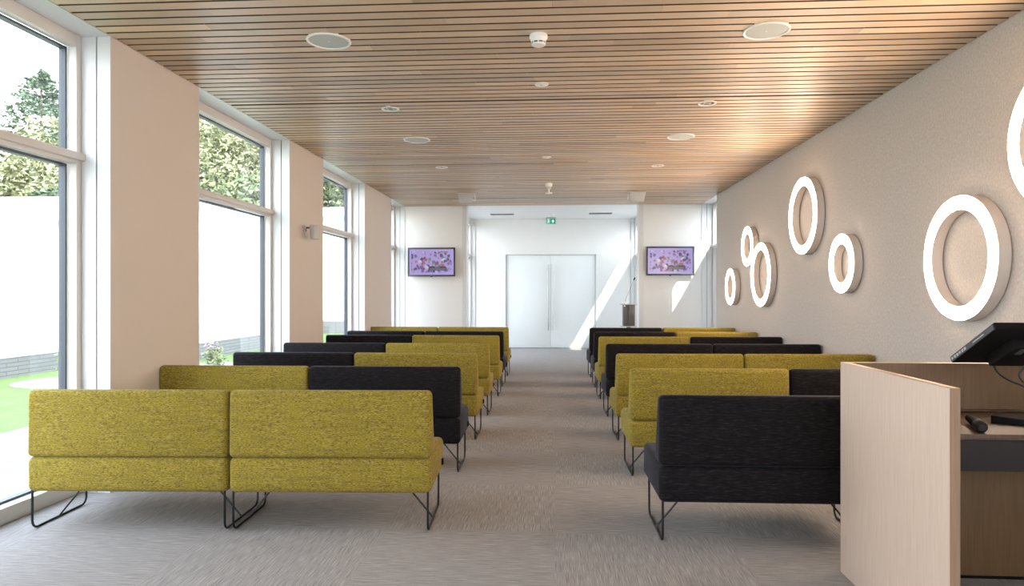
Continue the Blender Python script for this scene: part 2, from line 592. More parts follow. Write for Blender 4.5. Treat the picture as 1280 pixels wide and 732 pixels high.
for i, (a, b_) in enumerate(WINS):
    window('window_%d' % (i + 1), a, b_, -1, XG, XL, label='tall white framed window in the left wall')

# right wall, niche window
wr = struct(box('wall_right', 'wallpaper', None, XR, 3.30, Y0, 12.75, 0, 3.26), 'beige textured wallpaper wall with ring lights')
window('window_6', 12.75, YB, 1, 3.20, XR, frosted_low=True, label='narrow white framed window at the end of the wallpaper wall')

# wall behind the photographer
wk = struct(empty('wall_rear', (0, Y0, 0)), 'white rear wall around an added fill window')
for q in ((OUT_L, -2.6, 0, 3.26), (2.5, 3.35, 0, 3.26), (-2.6, 2.5, 0, 0.9), (-2.6, 2.5, 3.0, 3.26)):
    wbox('wall_section', 'paint_white', wk, q[0], q[1], Y0 - 0.2, Y0, q[2], q[3])
wn = struct(empty('window_9', (0, Y0 - 0.1, 0.9)), 'wide unseen window added behind the photographer for front fill')  # unseen window added to light bench backs and desk from the front
for k in range(4):
    wbox('jamb', 'frame_white', wn, -2.6 + k * 1.68, -2.54 + k * 1.68, Y0 - 0.14, Y0 - 0.06, 0.9, 3.0)
for k in range(3):
    wbox('pane', 'glass', wn, -2.54 + k * 1.68, -0.92 + k * 1.68, Y0 - 0.103, Y0 - 0.097, 0.9, 3.0)

# screen wall, left and right of the opening
OX0, OX1 = -1.813, 1.723
wb = struct(empty('wall_back', (0, YB, 0)), 'white end wall with a wide opening')
wbox('wall_section', 'paint_white', wb, OUT_L, OX0 - 0.09, YB, YB + 0.28, 0, 3.26)
wbox('wall_section', 'paint_white', wb, OX1 + 0.09, 3.6, YB, YB + 0.28, 0, 3.26)
struct(box('trim_1', 'trim_white', None, OX0 - 0.09, OX0, YB - 0.012, YB + 0.30, 0, 3.275))
struct(box('trim_2', 'trim_white', None, OX1, OX1 + 0.09, YB - 0.012, YB + 0.30, 0, 3.275))

# lobby
window('window_7', YB + 0.34, YD - 0.02, -1, LX0, LX0, top=3.2, label='white framed lobby side window left of the double doors')
window('window_8', YB + 0.34, YD - 0.02, 1, LX1, LX1, frosted_low=True, top=3.2, label='white framed lobby side window right of the double doors')
struct(box('wall_lobby_left', 'paint_white', None, LX0 - 0.30, LX0, YB + 0.28, YB + 0.34, 0, ZL))
struct(box('wall_lobby_right', 'paint_white', None, LX1, LX1 + 0.30, YB + 0.28, YB + 0.34, 0, ZL))
struct(box('ceiling_lobby', 'paint_white', None, LX0 - 0.3, LX1 + 0.13, YB + 0.005, YD + 0.3, ZL, 3.6))
struct(box('trim_3', 'trim_white', None, LX0 - 0.12, LX0, YB + 0.34, YD, 3.2, ZL))
struct(box('trim_4', 'trim_white', None, LX1, LX1 + 0.12, YB + 0.34, YD, 3.2, ZL))
DX0, DX1, DZ = -1.237, 1.053, 2.374
we = struct(empty('wall_end', (0, YD, 0)), 'white lobby end wall around the double doors')
wbox('wall_section', 'paint_white', we, LX0 - 0.3, DX0, YD, YD + 0.25, 0, ZL)
wbox('wall_section', 'paint_white', we, DX1, LX1 + 0.3, YD, YD + 0.25, 0, ZL)
wbox('lintel', 'paint_white', we, DX0, DX1, YD, YD + 0.25, DZ, ZL)

dm = (DX0 + DX1) / 2
for i, (a, b_, hx, mat) in enumerate(((DX0 + 0.004, dm - 0.003, dm - 0.062, 'chrome'), (dm + 0.003, DX1 - 0.004, dm + 0.062, 'satin_steel'))):
    d = struct(empty('door_%d' % (i + 1), ((a + b_) / 2, YD + 0.06, 0)), ('white door leaf with chrome bar handle, left of the pair', 'white door leaf with satin bar handle, right of the pair')[i])
    wbox('leaf', 'door_paint', d, a, b_, YD + 0.06, YD + 0.12, 0.008, DZ - 0.004, 0.002)
    h = MB().tube([(hx - d.location.x, -0.075, 0.45), (hx - d.location.x, -0.075, 2.12)], 0.0165, 10)
    ho = h.build('handle', mat, d, smooth=True)
    for zz in (0.66, 1.92):
        MB().tube([(hx - d.location.x, -0.07, zz), (hx - d.location.x, 0.002, zz)], 0.010, 8).build('standoff', mat, ho, smooth=True)

struct(box('door_light_block', 'trim_white', None, DX0, DX1, YD + 0.125, YD + 0.2, 0, DZ))  # unseen backing added to stop light leaking through the door gaps

# timber ceiling: every slat row is made of boards butted end to end
ceil = struct(box('ceiling', 'void', None, OUT_L, 3.30, Y0 - 0.2, YB + 0.005, 3.252, 3.6), 'oak slat ceiling on a dark backing')
PITCH = 0.1146
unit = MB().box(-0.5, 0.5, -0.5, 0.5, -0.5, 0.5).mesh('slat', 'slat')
def paint_gap_shade(me):                        # long edges coloured dark to paint in the shade of the gaps
    me.materials.append(M['gap_shade'])
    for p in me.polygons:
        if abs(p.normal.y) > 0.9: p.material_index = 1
paint_gap_shade(unit)
far = MB()
n_ind = 0
GAPS = (6.36, 9.49, 12.90)
r0 = 4.089 - PITCH * 2
rows = []
y = r0
while y < YB - 0.02:
    rows.append(y); y += PITCH
SX0, SX1 = XL + 0.008, XR - 0.008
slat_jobs = []
for ry in rows:
    ya, yb = ry + 0.0105, ry + PITCH - 0.0105
    for g in GAPS:
        if ya - 0.06 < g < yb + 0.06:
            if g < (ya + yb) / 2: ya = max(ya, g + 0.012)
            else: yb = min(yb, g - 0.012)
    if yb > YB - 0.004: yb = YB - 0.004
    x = SX0
    L = random.uniform(0.5, 2.3)
    while x < SX1 - 0.01:
        e = x + L
        if e > SX1 - 0.45: e = SX1
        slat_jobs.append((x, e - (0.0012 if e < SX1 else 0), ya, yb))
        x = e; L = random.uniform(1.5, 2.6)
for k, (xa, xb, ya, yb) in enumerate(slat_jobs):
    if k < 300:
        o = bpy.data.objects.new('slat', unit)
        col.objects.link(o); o.parent = ceil
        o.location = ((xa + xb) / 2, (ya + yb) / 2, ZC + 0.02)
        o.scale = (xb - xa, yb - ya, 0.04)
    else:
        far.box(xa, xb, ya, yb, ZC, ZC + 0.04)
y = r0 - PITCH
while y > Y0:
    far.box(SX0, -0.4, y + 0.0105, y + PITCH - 0.0105, ZC, ZC + 0.04)
    far.box(-0.3988, SX1, y + 0.0105, y + PITCH - 0.0105, ZC, ZC + 0.04)
    y -= PITCH
fo = far.build('distant_slats', 'slat', ceil)
fo['kind'] = 'stuff'
paint_gap_shade(fo.data)

# ------------------------------------------------------------------ benches
BW = 1.19
def bench_meshes(mat):
    hw = BW / 2
    seat = MB().box(-hw, hw, 0.0, 0.635, 0.228, 0.436)
    sm = seat.mesh('seat', mat, 0.036, 5, True)
    bk = MB().hexa([(-hw, -0.002, 0.434), (hw, -0.002, 0.434), (hw, 0.185, 0.430), (-hw, 0.185, 0.430),
                    (-hw, 0.004, 0.828), (hw, 0.004, 0.828), (hw, 0.078, 0.828), (-hw, 0.078, 0.828)])
    bmn = bk.mesh('backrest', mat, 0.030, 5, True)
    # soft pillow bulge on the rear face and the seat
    for me, zc, zh, amp in ((bmn, 0.63, 0.2, 0.006), (sm, 0.33, 0.1, 0.004)):
        for v in me.vertices:
            if v.co.y < 0.03 and abs(v.co.x) < hw - 0.001:
                v.co.y -= amp * max(0, 1 - ((v.co.z - zc) / zh) ** 2)
    return sm, bmn

def leg_mesh(sx):
    hw = BW / 2
    x = sx * (hw - 0.022)
    r = 0.045
    pts = [(x, 0.022, 0.24)]
    for k in range(6):
        a = math.pi / 2 * k / 5
        pts.append((x, 0.022 + r - r * math.cos(a), 0.008 + r - r * math.sin(a)))
    ye = 0.52
    for k in range(6):
        a = math.pi / 2 * k / 5
        pts.append((x, ye - r + r * math.sin(a), 0.008 + r - r * math.cos(a)))
    pts.append((x, ye + 0.004, 0.24))
    m = MB().tube(pts, 0.0068, 8)
    return m.mesh('leg_frame', 'black_steel', smooth=True)

def strut_mesh(sx):
    hw = BW / 2
    x = sx * (hw - 0.022)
    return MB().tube([(x, 0.26, 0.010), (x - sx * 0.185, 0.255, 0.236)], 0.0058, 8).mesh('strut', 'black_steel', smooth=True)

leg_m = {s: leg_mesh(s) for s in (-1, 1)}
strut_m = {s: strut_mesh(s) for s in (-1, 1)}
clip_mesh = {s: MB().box(s * BW / 2 - 0.004, s * BW / 2 + 0.012, 0.50, 0.535, 0.275, 0.315).mesh('link_clip', 'black_plastic', 0.003, 2, True) for s in (-1, 1)}
PROTO = {}
for key, mat in (('olive', 'olive'), ('charcoal', 'charcoal')):
    PROTO[key] = bench_meshes(mat)

def bench(key, loc, rz, label, clip=0):
    root = empty('bench', loc, rz)
    tag(root, label, 'bench', 'rows of two seat benches')
    sm, bmn = PROTO[key]
    link('seat', sm, root)
    link('backrest', bmn, root)
    for s in (-1, 1):
        lg = link('leg_frame', leg_m[s], root)
        link('strut', strut_m[s], lg)
    if clip:
        link('link_clip', clip_mesh[clip], root)
    return root

O_, C_ = 'olive', 'charcoal'
LEFT = [  # y of the rear face at the window end, at the aisle end, colours (window side, aisle side), x of the aisle end
    (3.830, 3.935, O_, O_, -0.715), (5.190, 5.235, O_, C_, -0.725), (6.425, 6.420, C_, O_, -0.728), (7.680, 7.690, C_, O_, -0.735),
    (9.150, 9.140, C_, O_, -0.738), (10.170, 10.12, C_, C_, -0.755), (11.41, 11.39, O_, O_, -0.765)]
RIGHT = [
    (3.845, 3.885, C_, None, 0.585), (5.20, 5.27, O_, C_, 0.575), (6.46, 6.53, O_, O_, 0.583), (7.72, 7.79, C_, C_, 0.583),
    (8.98, 9.08, O_, C_, 0.583), (10.08, 10.17, C_, O_, 0.583), (11.28, 11.40, C_, O_, 0.583)]
ORD = ['nearest', 'second', 'third', 'fourth', 'fifth', 'sixth', 'farthest']
CN = {O_: 'olive green fabric', C_: 'charcoal velvet'}
for i, (yw, ya, cw, ca, xe) in enumerate(LEFT):
    rz = math.atan2(ya - yw, 2.38)
    for j, key in enumerate((cw, ca)):
        xc = xe - BW / 2 - (1 - j) * (BW + 0.006)
        yc = yw + (ya - yw) * ((xc - (xe - 2.386)) / 2.386)
        where = ('window end' if j == 0 else 'aisle end')
        bench(key, (xc, yc, 0), rz, '%s bench at the %s of the %s row on the left' % (CN[key], where, ORD[i]), clip=1 if j == 1 else 0)
for i, (ya, yw, ca, cw, xe) in enumerate(RIGHT):
    rz = math.atan2(yw - ya, 2.38) * 0.8
    for j, key in enumerate((ca, cw)):
        if key is None: continue
        xc = xe + BW / 2 + j * (BW + 0.008)
        xc = min(xc, XR - BW / 2 - 0.012)
        yc = ya + (yw - ya) * ((xc - xe) / 2.386)
        where = ('aisle end' if j == 0 else 'wall end')
        bench(key, (xc, yc, 0), rz, '%s bench at the %s of the %s row on the right' % (CN[key], where, ORD[i]))

# ------------------------------------------------------------------ ring lights on the wallpaper
RINGS = [  # y, z, outer radius, label
    (11.45, 1.503, 0.30, 'small glowing ring light, lowest and farthest along the wallpaper wall'),
    (10.46, 2.099, 0.30, 'small glowing ring light above and beside the farthest large ring'),
    (9.80, 1.659, 0.45, 'large glowing ring light, farthest of the large ones, low on the wall'),
    (8.17, 2.300, 0.45, 'large glowing ring light high in the middle of the wallpaper wall'),
    (7.09, 1.698, 0.30, 'small glowing ring light between the high ring and the nearest low ring'),
    (5.09, 1.650, 0.45, 'large glowing ring light nearest the desk, whole ring in view'),
    (4.10, 2.330, 0.45, 'large glowing ring light cut off by the right edge of the picture')]
for (ry, rz_, ro, lab) in RINGS:
    r = tag(empty('ring_light', (XR, ry, rz_)), lab, 'wall lamp', 'ring lights on the wallpaper wall')
    ri = ro - 0.105
    MB().lathe([(ro, -0.010), (ro, -0.088), (ro - 0.004, -0.092), (ri + 0.004, -0.092), (ri, -0.088), (ri, -0.010)], 64, axis='x', closed=True).build('housing', 'ring_side', r, smooth=True)
    MB().lathe([(ro - 0.003, -0.092), (ro - 0.006, -0.0975), (ri + 0.006, -0.0975), (ri + 0.003, -0.092)], 64, axis='x', closed=True).build('diffuser', 'ring_face', r, smooth=True)
    MB().lathe([(ro - 0.02, 0.0), (ro - 0.02, -0.012), (ri + 0.02, -0.012), (ri + 0.02, 0.0)], 48, axis='x', closed=True).build('mounting_plate', 'dark_plastic', r, smooth=True)

# ------------------------------------------------------------------ ceiling fittings
def ceil_speaker(x, y, label):
    r = tag(empty('ceiling_speaker', (x, y, ZC)), label, 'speaker', 'round speakers in the slat ceiling')
    MB().lathe([(0.157, 0.006), (0.157, -0.006), (0.150, -0.011), (0.141, -0.008), (0.139, 0.006)], 40, closed=True).build('rim', 'white_plastic', r, smooth=True)
    MB().lathe([(0.0, -0.0055), (0.08, -0.0052), (0.1395, -0.003), (0.1395, 0.008), (0.0, 0.008)], 40).build('grille', 'grille', r, smooth=True)
    MB().lathe([(0.0, -0.0085), (0.005, -0.0075), (0.006, -0.004)], 12).build('centre_screw', 'white_plastic', r, smooth=True)
ceil_speaker(-1.607, 4.786, 'round white ceiling speaker nearest the left windows')
ceil_speaker(1.453, 4.782, 'round white ceiling speaker nearest the wallpaper wall')
ceil_speaker(-1.612, 7.936, 'farther round white ceiling speaker on the left side')
ceil_speaker(1.454, 7.961, 'farther round white ceiling speaker on the right side')

def downlight(x, y, label):
    r = tag(empty('downlight', (x, y, ZC)), label, 'downlight', 'recessed downlights in the slat ceiling')
    MB().lathe([(0.088, 0.004), (0.088, -0.005), (0.082, -0.009), (0.066, -0.005), (0.064, 0.004)], 32, closed=True).build('rim', 'white_plastic', r, smooth=True)
    MB().lathe([(0.065, 0.0), (0.060, 0.02), (0.045, 0.045), (0.0, 0.05)], 24).build('reflector', 'chrome', r, smooth=True)
    for k in (-1, 1):
        MB().box(k * 0.028 - 0.004, k * 0.028 + 0.004, -0.05, 0.05, -0.002, 0.03).build('baffle', 'white_plastic', r)
    MB().lathe([(0.0, 0.008), (0.016, 0.012), (0.018, 0.035), (0.0, 0.04)], 12).build('lamp', 'lamp_core', r, smooth=True)
downlight(-1.600, 6.59, 'recessed round downlight, nearer one on the left')
downlight(1.449, 6.58, 'recessed round downlight, nearer one on the right')
downlight(-1.611, 9.70, 'recessed round downlight, farther one on the left')
downlight(1.460, 9.76, 'recessed round downlight, farther one on the right')

r = tag(empty('smoke_detector', (-0.11, 4.77, ZC)), 'white smoke detector with dark slots, nearest on the slat ceiling', 'smoke detector')
MB().lathe([(0.0, 0.004), (0.062, 0.004), (0.064, -0.022), (0.056, -0.03), (0.052, -0.052)], 28).build('base', 'white_plastic', r, smooth=True)
MB().lathe([(0.046, -0.048), (0.046, -0.064), (0.0, -0.064)], 28).build('slot_band', 'dark_plastic', r, smooth=True)
for k in range(8):
    a = math.pi * 2 * k / 8
    MB().box(0.043, 0.05, -0.006, 0.006, -0.065, -0.05).build('slot_post', 'white_plastic', r).rotation_euler = (0, 0, a)
MB().lathe([(0.05, -0.062), (0.047, -0.072), (0.03, -0.079), (0.0, -0.08)], 28).build('cap', 'white_plastic', r, smooth=True)

def disc(x, y, rad, label):
    r = tag(empty('ceiling_sensor', (x, y, ZC)), label, 'sensor')
    MB().lathe([(rad, 0.003), (rad, -0.004), (rad * 0.9, -0.009), (0.0, -0.011)], 28).build('cover', 'white_plastic', r, smooth=True)
    MB().lathe([(rad * 0.2, -0.009), (rad * 0.18, -0.014), (0.0, -0.015)], 14).build('lens', 'grille', r, smooth=True)
disc(-0.109, 5.889, 0.062, 'flat white sensor disc on the slat ceiling behind the smoke detector')
disc(-0.104, 9.046, 0.062, 'flat white sensor disc on the slat ceiling, farther down the middle')
r = tag(empty('sprinkler_detector', (-0.089, 11.25, ZC)), 'small white detector with a hanging plate, far down the middle of the ceiling', 'smoke detector')
MB().lathe([(0.0, 0.004), (0.058, 0.004), (0.058, -0.02), (0.05, -0.05), (0.0, -0.055)], 24).build('base', 'white_plastic', r, smooth=True)
MB().lathe([(0.04, -0.05), (0.04, -0.09), (0.0, -0.09)], 24).build('collar', 'grille', r, smooth=True)
MB().tube([(0.0, 0, -0.09), (0.0, 0, -0.155)], 0.012, 8).build('stem', 'white_plastic', r)
MB().lathe([(0.0, -0.15), (0.055, -0.152), (0.055, -0.166), (0.0, -0.168)], 24).build('plate', 'white_plastic', r, smooth=True)

def box_speaker(x, y, s, label):
    r = tag(empty('box_speaker', (x, y, ZC)), label, 'speaker', 'box speakers under the far ceiling edge')
    m = MB().hexa([(-0.115, -0.02, -0.185), (0.115, -0.02, -0.185), (0.105, 0.15, -0.135), (-0.105, 0.15, -0.135),
                   (-0.145, -0.05, -0.012), (0.145, -0.05, -0.012), (0.13, 0.14, -0.012), (-0.13, 0.14, -0.012)])
    m.build('cabinet', 'grey_paint', r, 0.006, 2, True)
    MB().box(-0.15, 0.15, -0.02, 0.08, -0.012, 0.0).build('bracket', 'white_plastic', r, 0.003)
    for zz in (-0.05, -0.12):
        MB().tube([(s * 0.115, 0.05, zz), (s * 0.165, 0.05, zz)], 0.016, 10).build('bracket_knob', 'white_plastic', r, smooth=True)
    MB().box(s * 0.155 - 0.004, s * 0.155 + 0.004, 0.02, 0.08, -0.14, 0.0).build('bracket_arm', 'white_plastic', r)
box_speaker(-1.585, 12.22, 1, 'grey box speaker hung under the ceiling on the left, above the screen')
box_speaker(1.47, 12.21, -1, 'grey box speaker hung under the ceiling on the right, above the screen')

# lobby ceiling fittings
for i, (x0, x1, yy) in enumerate(((-1.51, -0.97, 16.25), (0.83, 1.35, 16.2))):
    d = tag(empty('air_diffuser', ((x0 + x1) / 2, yy, ZL)), ('dark slot air diffuser in the lobby ceiling, left one', 'dark slot air diffuser in the lobby ceiling, right one')[i], 'air vent', 'slot diffusers in the lobby ceiling')
    hw = (x1 - x0) / 2
    for a, b_, c, e in ((-hw - 0.015, hw + 0.015, -0.125, -0.11), (-hw - 0.015, hw + 0.015, 0.11, 0.125), (-hw - 0.015, -hw, -0.11, 0.11), (hw, hw + 0.015, -0.11, 0.11)):
        MB().box(a, b_, c, e, -0.012, 0).build('frame', 'grey_paint', d)
    MB().box(-hw, hw, -0.11, 0.11, -0.003, 0.0).build('slot', 'void', d)
    for k in range(3):
        yv = -0.06 + 0.06 * k
        MB().box(-hw, hw, yv - 0.008, yv + 0.008, -0.010, -0.003).build('vane', 'dark_plastic', d)
r = tag(empty('lobby_sensor', (-0.06, 16.3, ZL)), 'small white sensor on the lobby ceiling above the exit sign', 'sensor')
MB().lathe([(0.07, 0.0), (0.07, -0.01), (0.045, -0.03), (0.0, -0.034)], 24).build('cover', 'white_plastic', r, smooth=True)
MB().lathe([(0.03, -0.03), (0.026, -0.04), (0.0, -0.042)], 16).build('lens', 'sensor_grey', r, smooth=True)

# exit sign
ex = tag(empty('exit_sign', (-0.082, 17.0, 3.12)), 'green emergency exit sign hanging under the lobby ceiling', 'exit sign')
box('panel', 'exit_green', ex, -0.115, 0.115, -0.012, 0.012, 0.0, 0.128, 0.002)
box('ceiling_rail', 'grey_paint', ex, -0.115, 0.115, -0.02, 0.02, 0.130, 0.16, 0.002)
pic = MB()
def flat(pts, yy=-0.0135, t=0.0015):
    n = len(pts)
    pic.add([(a, yy, b) for a, b in pts] + [(a, yy + t, b) for a, b in pts],
            [tuple(range(n)), tuple(reversed(range(n, 2 * n)))] + [(i, (i + 1) % n, n + (i + 1) % n, n + i) for i in range(n)])
flat([(0.015, 0.06), (0.05, 0.105), (0.085, 0.06), (0.065, 0.06), (0.065, 0.025), (0.035, 0.025), (0.035, 0.06)])
pic.build('arrow', 'exit_white', ex)
pic = MB()
for q in ([(-0.09, 0.012), (-0.083, 0.012), (-0.083, 0.116), (-0.09, 0.116)], [(-0.083, 0.109), (-0.03, 0.109), (-0.03, 0.116), (-0.083, 0.116)],
          [(-0.037, 0.012), (-0.03, 0.012), (-0.03, 0.109), (-0.037, 0.109)]):
    flat(q)
pic.build('doorway_symbol', 'exit_white', ex)
pic = MB()
flat([(-0.06 + 0.009 * math.cos(k * math.pi / 5), 0.095 + 0.009 * math.sin(k * math.pi / 5)) for k in range(10)])
flat([(-0.068, 0.083), (-0.052, 0.086), (-0.05, 0.052), (-0.064, 0.05)])
flat([(-0.064, 0.052), (-0.054, 0.052), (-0.066, 0.018), (-0.076, 0.018)])
flat([(-0.058, 0.052), (-0.05, 0.054), (-0.042, 0.03), (-0.05, 0.026)])
flat([(-0.054, 0.084), (-0.05, 0.078), (-0.042, 0.066), (-0.046, 0.062)])
flat([(-0.066, 0.082), (-0.07, 0.076), (-0.079, 0.064), (-0.074, 0.062)])
pic.build('running_figure', 'exit_white', ex)

# wall sensor on the second pier
s_ = tag(empty('pier_speaker', (XL, 8.37, 2.17)), 'small grey bucket shaped speaker bracketed to the window pier', 'speaker')
box('wall_plate', 'white_plastic', s_, 0.0, 0.010, -0.025, 0.025, -0.06, 0.07, 0.002)
MB().tube([(0.005, 0, 0.045), (0.06, 0, 0.045)], 0.010, 8).build('arm', 'dark_plastic', s_, smooth=True)
MB().tube([(0.012, -0.012, 0.0), (0.012, -0.012, 0.03)], 0.006, 6).build('screw', 'dark_plastic', s_)
m = MB().lathe([(0.0, -0.10), (0.05, -0.10), (0.056, -0.095), (0.066, 0.055), (0.066, 0.072), (0.062, 0.078), (0.0, 0.078)], 28, c=(0.122, 0, 0))
m.build('body', 'sensor_grey', s_, smooth=True)
MB().lathe([(0.067, 0.028), (0.0685, 0.030), (0.0685, 0.034), (0.067, 0.036)], 28, c=(0.122, 0, 0)).build('seam_ring', 'grille', s_, smooth=True)

# ------------------------------------------------------------------ televisions
def tv(x0, x1, z0, z1, label):
    t = tag(empty('television', ((x0 + x1) / 2, YB, z0)), label, 'television', 'wall televisions beside the opening')
    hw = (x1 - x0) / 2; H = z1 - z0
    box('wall_bracket', 'dark_plastic', t, -0.2, 0.2, -0.045, 0.0, H * 0.25, H * 0.75)
    box('body', 'black_plastic', t, -hw + 0.012, hw - 0.012, -0.085, -0.045, 0.012, H - 0.012, 0.006)
    bz = 0.034
    for nm, a, b_, c, e in (('bezel', -hw, hw, 0, bz), ('bezel', -hw, hw, H - bz, H), ('bezel', -hw, -hw + bz, bz, H - bz), ('bezel', hw - bz, hw, bz, H - bz)):
        box(nm, 'dark_plastic', t, a, b_, -0.095, -0.055, c, e, 0.003)
    box('screen', 'screen', t, -hw + bz, hw - bz, -0.088, -0.084, bz, H - bz)
    box('receiver', 'dark_plastic', t, -0.02, 0.02, -0.09, -0.07, -0.012, 0.004, 0.002)
tv(-3.030, -2.040, 1.742, 2.338, 'wall television showing a purple floral picture, left of the opening')
tv(1.862, 2.822, 1.755, 2.342, 'wall television showing a purple floral picture, right of the opening')

# ------------------------------------------------------------------ lectern at the far end
lc = tag(empty('lectern', (1.40, 13.0, 0)), 'dark grey metal lectern with gooseneck microphone behind the far right row', 'lectern')
box('floor_plate', 'lectern_metal', lc, -0.2, 0.2, -0.2, 0.2, 0.0, 0.015, 0.004)
MB().tube([(0, 0, 0.015), (0, 0, 0.765)], 0.04, 14).build('column', 'lectern_metal', lc, smooth=True)
box('lower_plate', 'grey_paint', lc, -0.145, 0.145, -0.13, 0.13, 0.765, 0.78, 0.003)
box('cabinet', 'lectern_metal', lc, -0.108, 0.108, -0.10, 0.10, 0.78, 1.18, 0.004)
box('front_rib', 'lectern_metal', lc, -0.012, 0.03, -0.125, -0.10, 0.78, 1.18, 0.008, 3)
box('top_plate', 'grey_paint', lc, -0.15, 0.15, -0.17, 0.17, 1.18, 1.195, 0.003)
box('badge', 'white_plastic', lc, -0.097, -0.07, -0.104, -0.10, 1.145, 1.17)
gn = MB().tube([(-0.06, 0, 1.195), (-0.06, 0, 1.24)], 0.012, 10).build('microphone_socket', 'white_plastic', lc, smooth=True)
MB().tube([(-0.06, 0, 1.24), (-0.055, 0, 1.29), (0.03, 0, 1.48), (0.10, 0, 1.645)], 0.0055, 8).build('gooseneck', 'chrome', gn, smooth=True)
MB().tube([(0.098, 0, 1.64), (0.104, 0, 1.655), (0.117, 0, 1.685), (0.120, 0, 1.692)], [0.008, 0.013, 0.013, 0.008], 10).build('microphone_capsule', 'black_plastic', gn, smooth=True)

# ------------------------------------------------------------------ desk
dk = tag(empty('desk', (1.435, 2.58, 0)), 'pale oak control desk with upright panels beside the nearest charcoal bench', 'desk')
def dbox(nm, mat, x0, x1, y0, y1, z0, z1, bev=0.0015):
    l = dk.location
    return box(nm, mat, dk, x0 - l.x, x1 - l.x, y0 - l.y, y1 - l.y, z0, z1, bev)
ZT = 1.054
dbox('side_panel', 'desk_pale', 1.437, 1.474, 2.58, 3.53, 0.0, ZT - 0.002)
dbox('edge_band', 'desk_edge', 1.437, 1.474, 2.5785, 3.53, ZT - 0.002, ZT)
dbox('edge_band', 'desk_edge_shade', 1.4375, 1.4735, 2.5775, 2.58, 0.0, ZT - 0.0005, 0.0)
dbox('front_panel', 'desk_inner', 1.474, 2.92, 3.493, 3.53, 0.0, ZT - 0.002)
dbox('edge_band', 'desk_edge', 1.474, 2.92, 3.493, 3.53, ZT - 0.002, ZT)
dbox('side_panel', 'desk_pale', 2.92, 2.957, 2.58, 3.53, 0.0, ZT)
dbox('worktop', 'desk_top', 1.475, 2.919, 2.935, 3.492, 0.792, 0.817)
dbox('apron', 'apron', 1.476, 2.918, 2.94, 2.965, 0.662, 0.790)
dbox('floor_gap_shade', 'black_plastic', 1.475, 2.919, 3.482, 3.492, 0.0, 0.012)  # dark strip painting the shadow gap where the panel meets the floor
dbox('inner_rail', 'desk_top', 1.475, 2.919, 3.478, 3.492, 0.818, 0.83)

# monitor folded back over the worktop
mo = tag(empty('monitor', (2.03, 3.02, 0.817)), 'black touch monitor tilted back on its stand over the desk', 'monitor')
P0 = Vector((0, 3.10 - 3.02, 1.098 - 0.817))   # low far edge
P1 = Vector((0, 2.80 - 3.02, 1.262 - 0.817))   # high near edge
al = (P1 - P0).normalized()
nm = Vector((1, 0, 0)).cross(al).normalized()
if nm.y < 0: nm = -nm                          # screen side
def slab(name, mat, parent, x0, x1, a0, a1, n0, n1, bev=0.0):
    L = (P1 - P0).length
    c = []
    for n_ in (n0, n1):
        for (xx, aa) in ((x0, a0), (x1, a0), (x1, a1), (x0, a1)):
            q = P0 + al * (aa * L) + nm * n_
            c.append((xx, q.y, q.z))
    return MB().hexa(c).build(name, mat, parent, bev, 2, bev > 0)
pn = slab('panel', 'black_plastic', mo, -0.295, 0.295, 0, 1, -0.004, 0.026, 0.004)
slab('glass', 'window_dark', pn, -0.27, 0.27, 0.06, 0.94, 0.026, 0.028)
slab('edge_strip', 'dark_plastic', mo, -0.299, -0.2945, 0.02, 0.98, -0.002, 0.020)
for k in range(6):
    slab('button', 'grey_paint', mo, -0.3012, -0.2985, 0.05 + k * 0.06, 0.085 + k * 0.06, 0.003, 0.014)
slab('port_slot', 'sensor_grey', mo, -0.3005, -0.2985, 0.55, 0.78, 0.006, 0.010)
hs = slab('rear_housing', 'black_plastic', mo, -0.19, 0.19, 0.20, 0.74, -0.048, -0.004, 0.006)
for k in range(9):
    slab('vent_rib', 'dark_plastic', hs, -0.16 + k * 0.04, -0.135 + k * 0.04, 0.58, 0.72, -0.051, -0.048)
MB().tube([(0.10, 0.08, 0.02), (0.10, 0.02, 0.29)], 0.03, 14).build('stand_column', 'black_plastic', mo, smooth=True)
MB().hexa([(-0.075, 0.17, 0.0), (0.13, 0.02, 0.0), (0.19, 0.10, 0.0), (-0.02, 0.25, 0.0),
           (-0.075, 0.17, 0.035), (0.13, 0.02, 0.022), (0.19, 0.10, 0.022), (-0.02, 0.25, 0.035)]).build('stand_base', 'black_plastic', mo, 0.004, 2, True)

def cable(pts, label, rad=0.004):
    cv = bpy.data.curves.new('tmp', 'CURVE')
    P = [Vector(p) for p in pts]
    out = []
    for i in range(len(P) - 1):
        p0, p1, p2, p3 = P[max(i - 1, 0)], P[i], P[i + 1], P[min(i + 2, len(P) - 1)]
        for k in range(8):
            t = k / 8
            out.append(0.5 * ((2 * p1) + (-p0 + p2) * t + (2 * p0 - 5 * p1 + 4 * p2 - p3) * t * t + (-p0 + 3 * p1 - 3 * p2 + p3) * t ** 3))
    out.append(P[-1])
    bpy.data.curves.remove(cv)
    c0 = out[0]
    m = MB().tube([p - c0 for p in out], rad, 7)
    o = m.build('cable', 'plastic_cable', None, smooth=True)
    o.location = c0
    return tag(o, label, 'cable')
cable([(1.884, 3.06, 1.10), (1.90, 3.06, 1.063), (1.933, 3.06, 1.035), (1.973, 3.06, 1.015), (2.012, 3.06, 0.998), (2.16, 3.13, 0.92), (2.24, 3.22, 0.8215)],
      'thin black cable sagging from the monitor underside to the worktop')
cable([(2.05, 3.085, 1.105), (2.022, 3.10, 1.056), (2.019, 3.10, 1.038), (2.039, 3.10, 1.01), (2.10, 3.12, 0.97), (2.25, 3.2, 0.87), (2.32, 3.28, 0.8215)],
      'black cable looping beside the monitor stand near the picture edge')

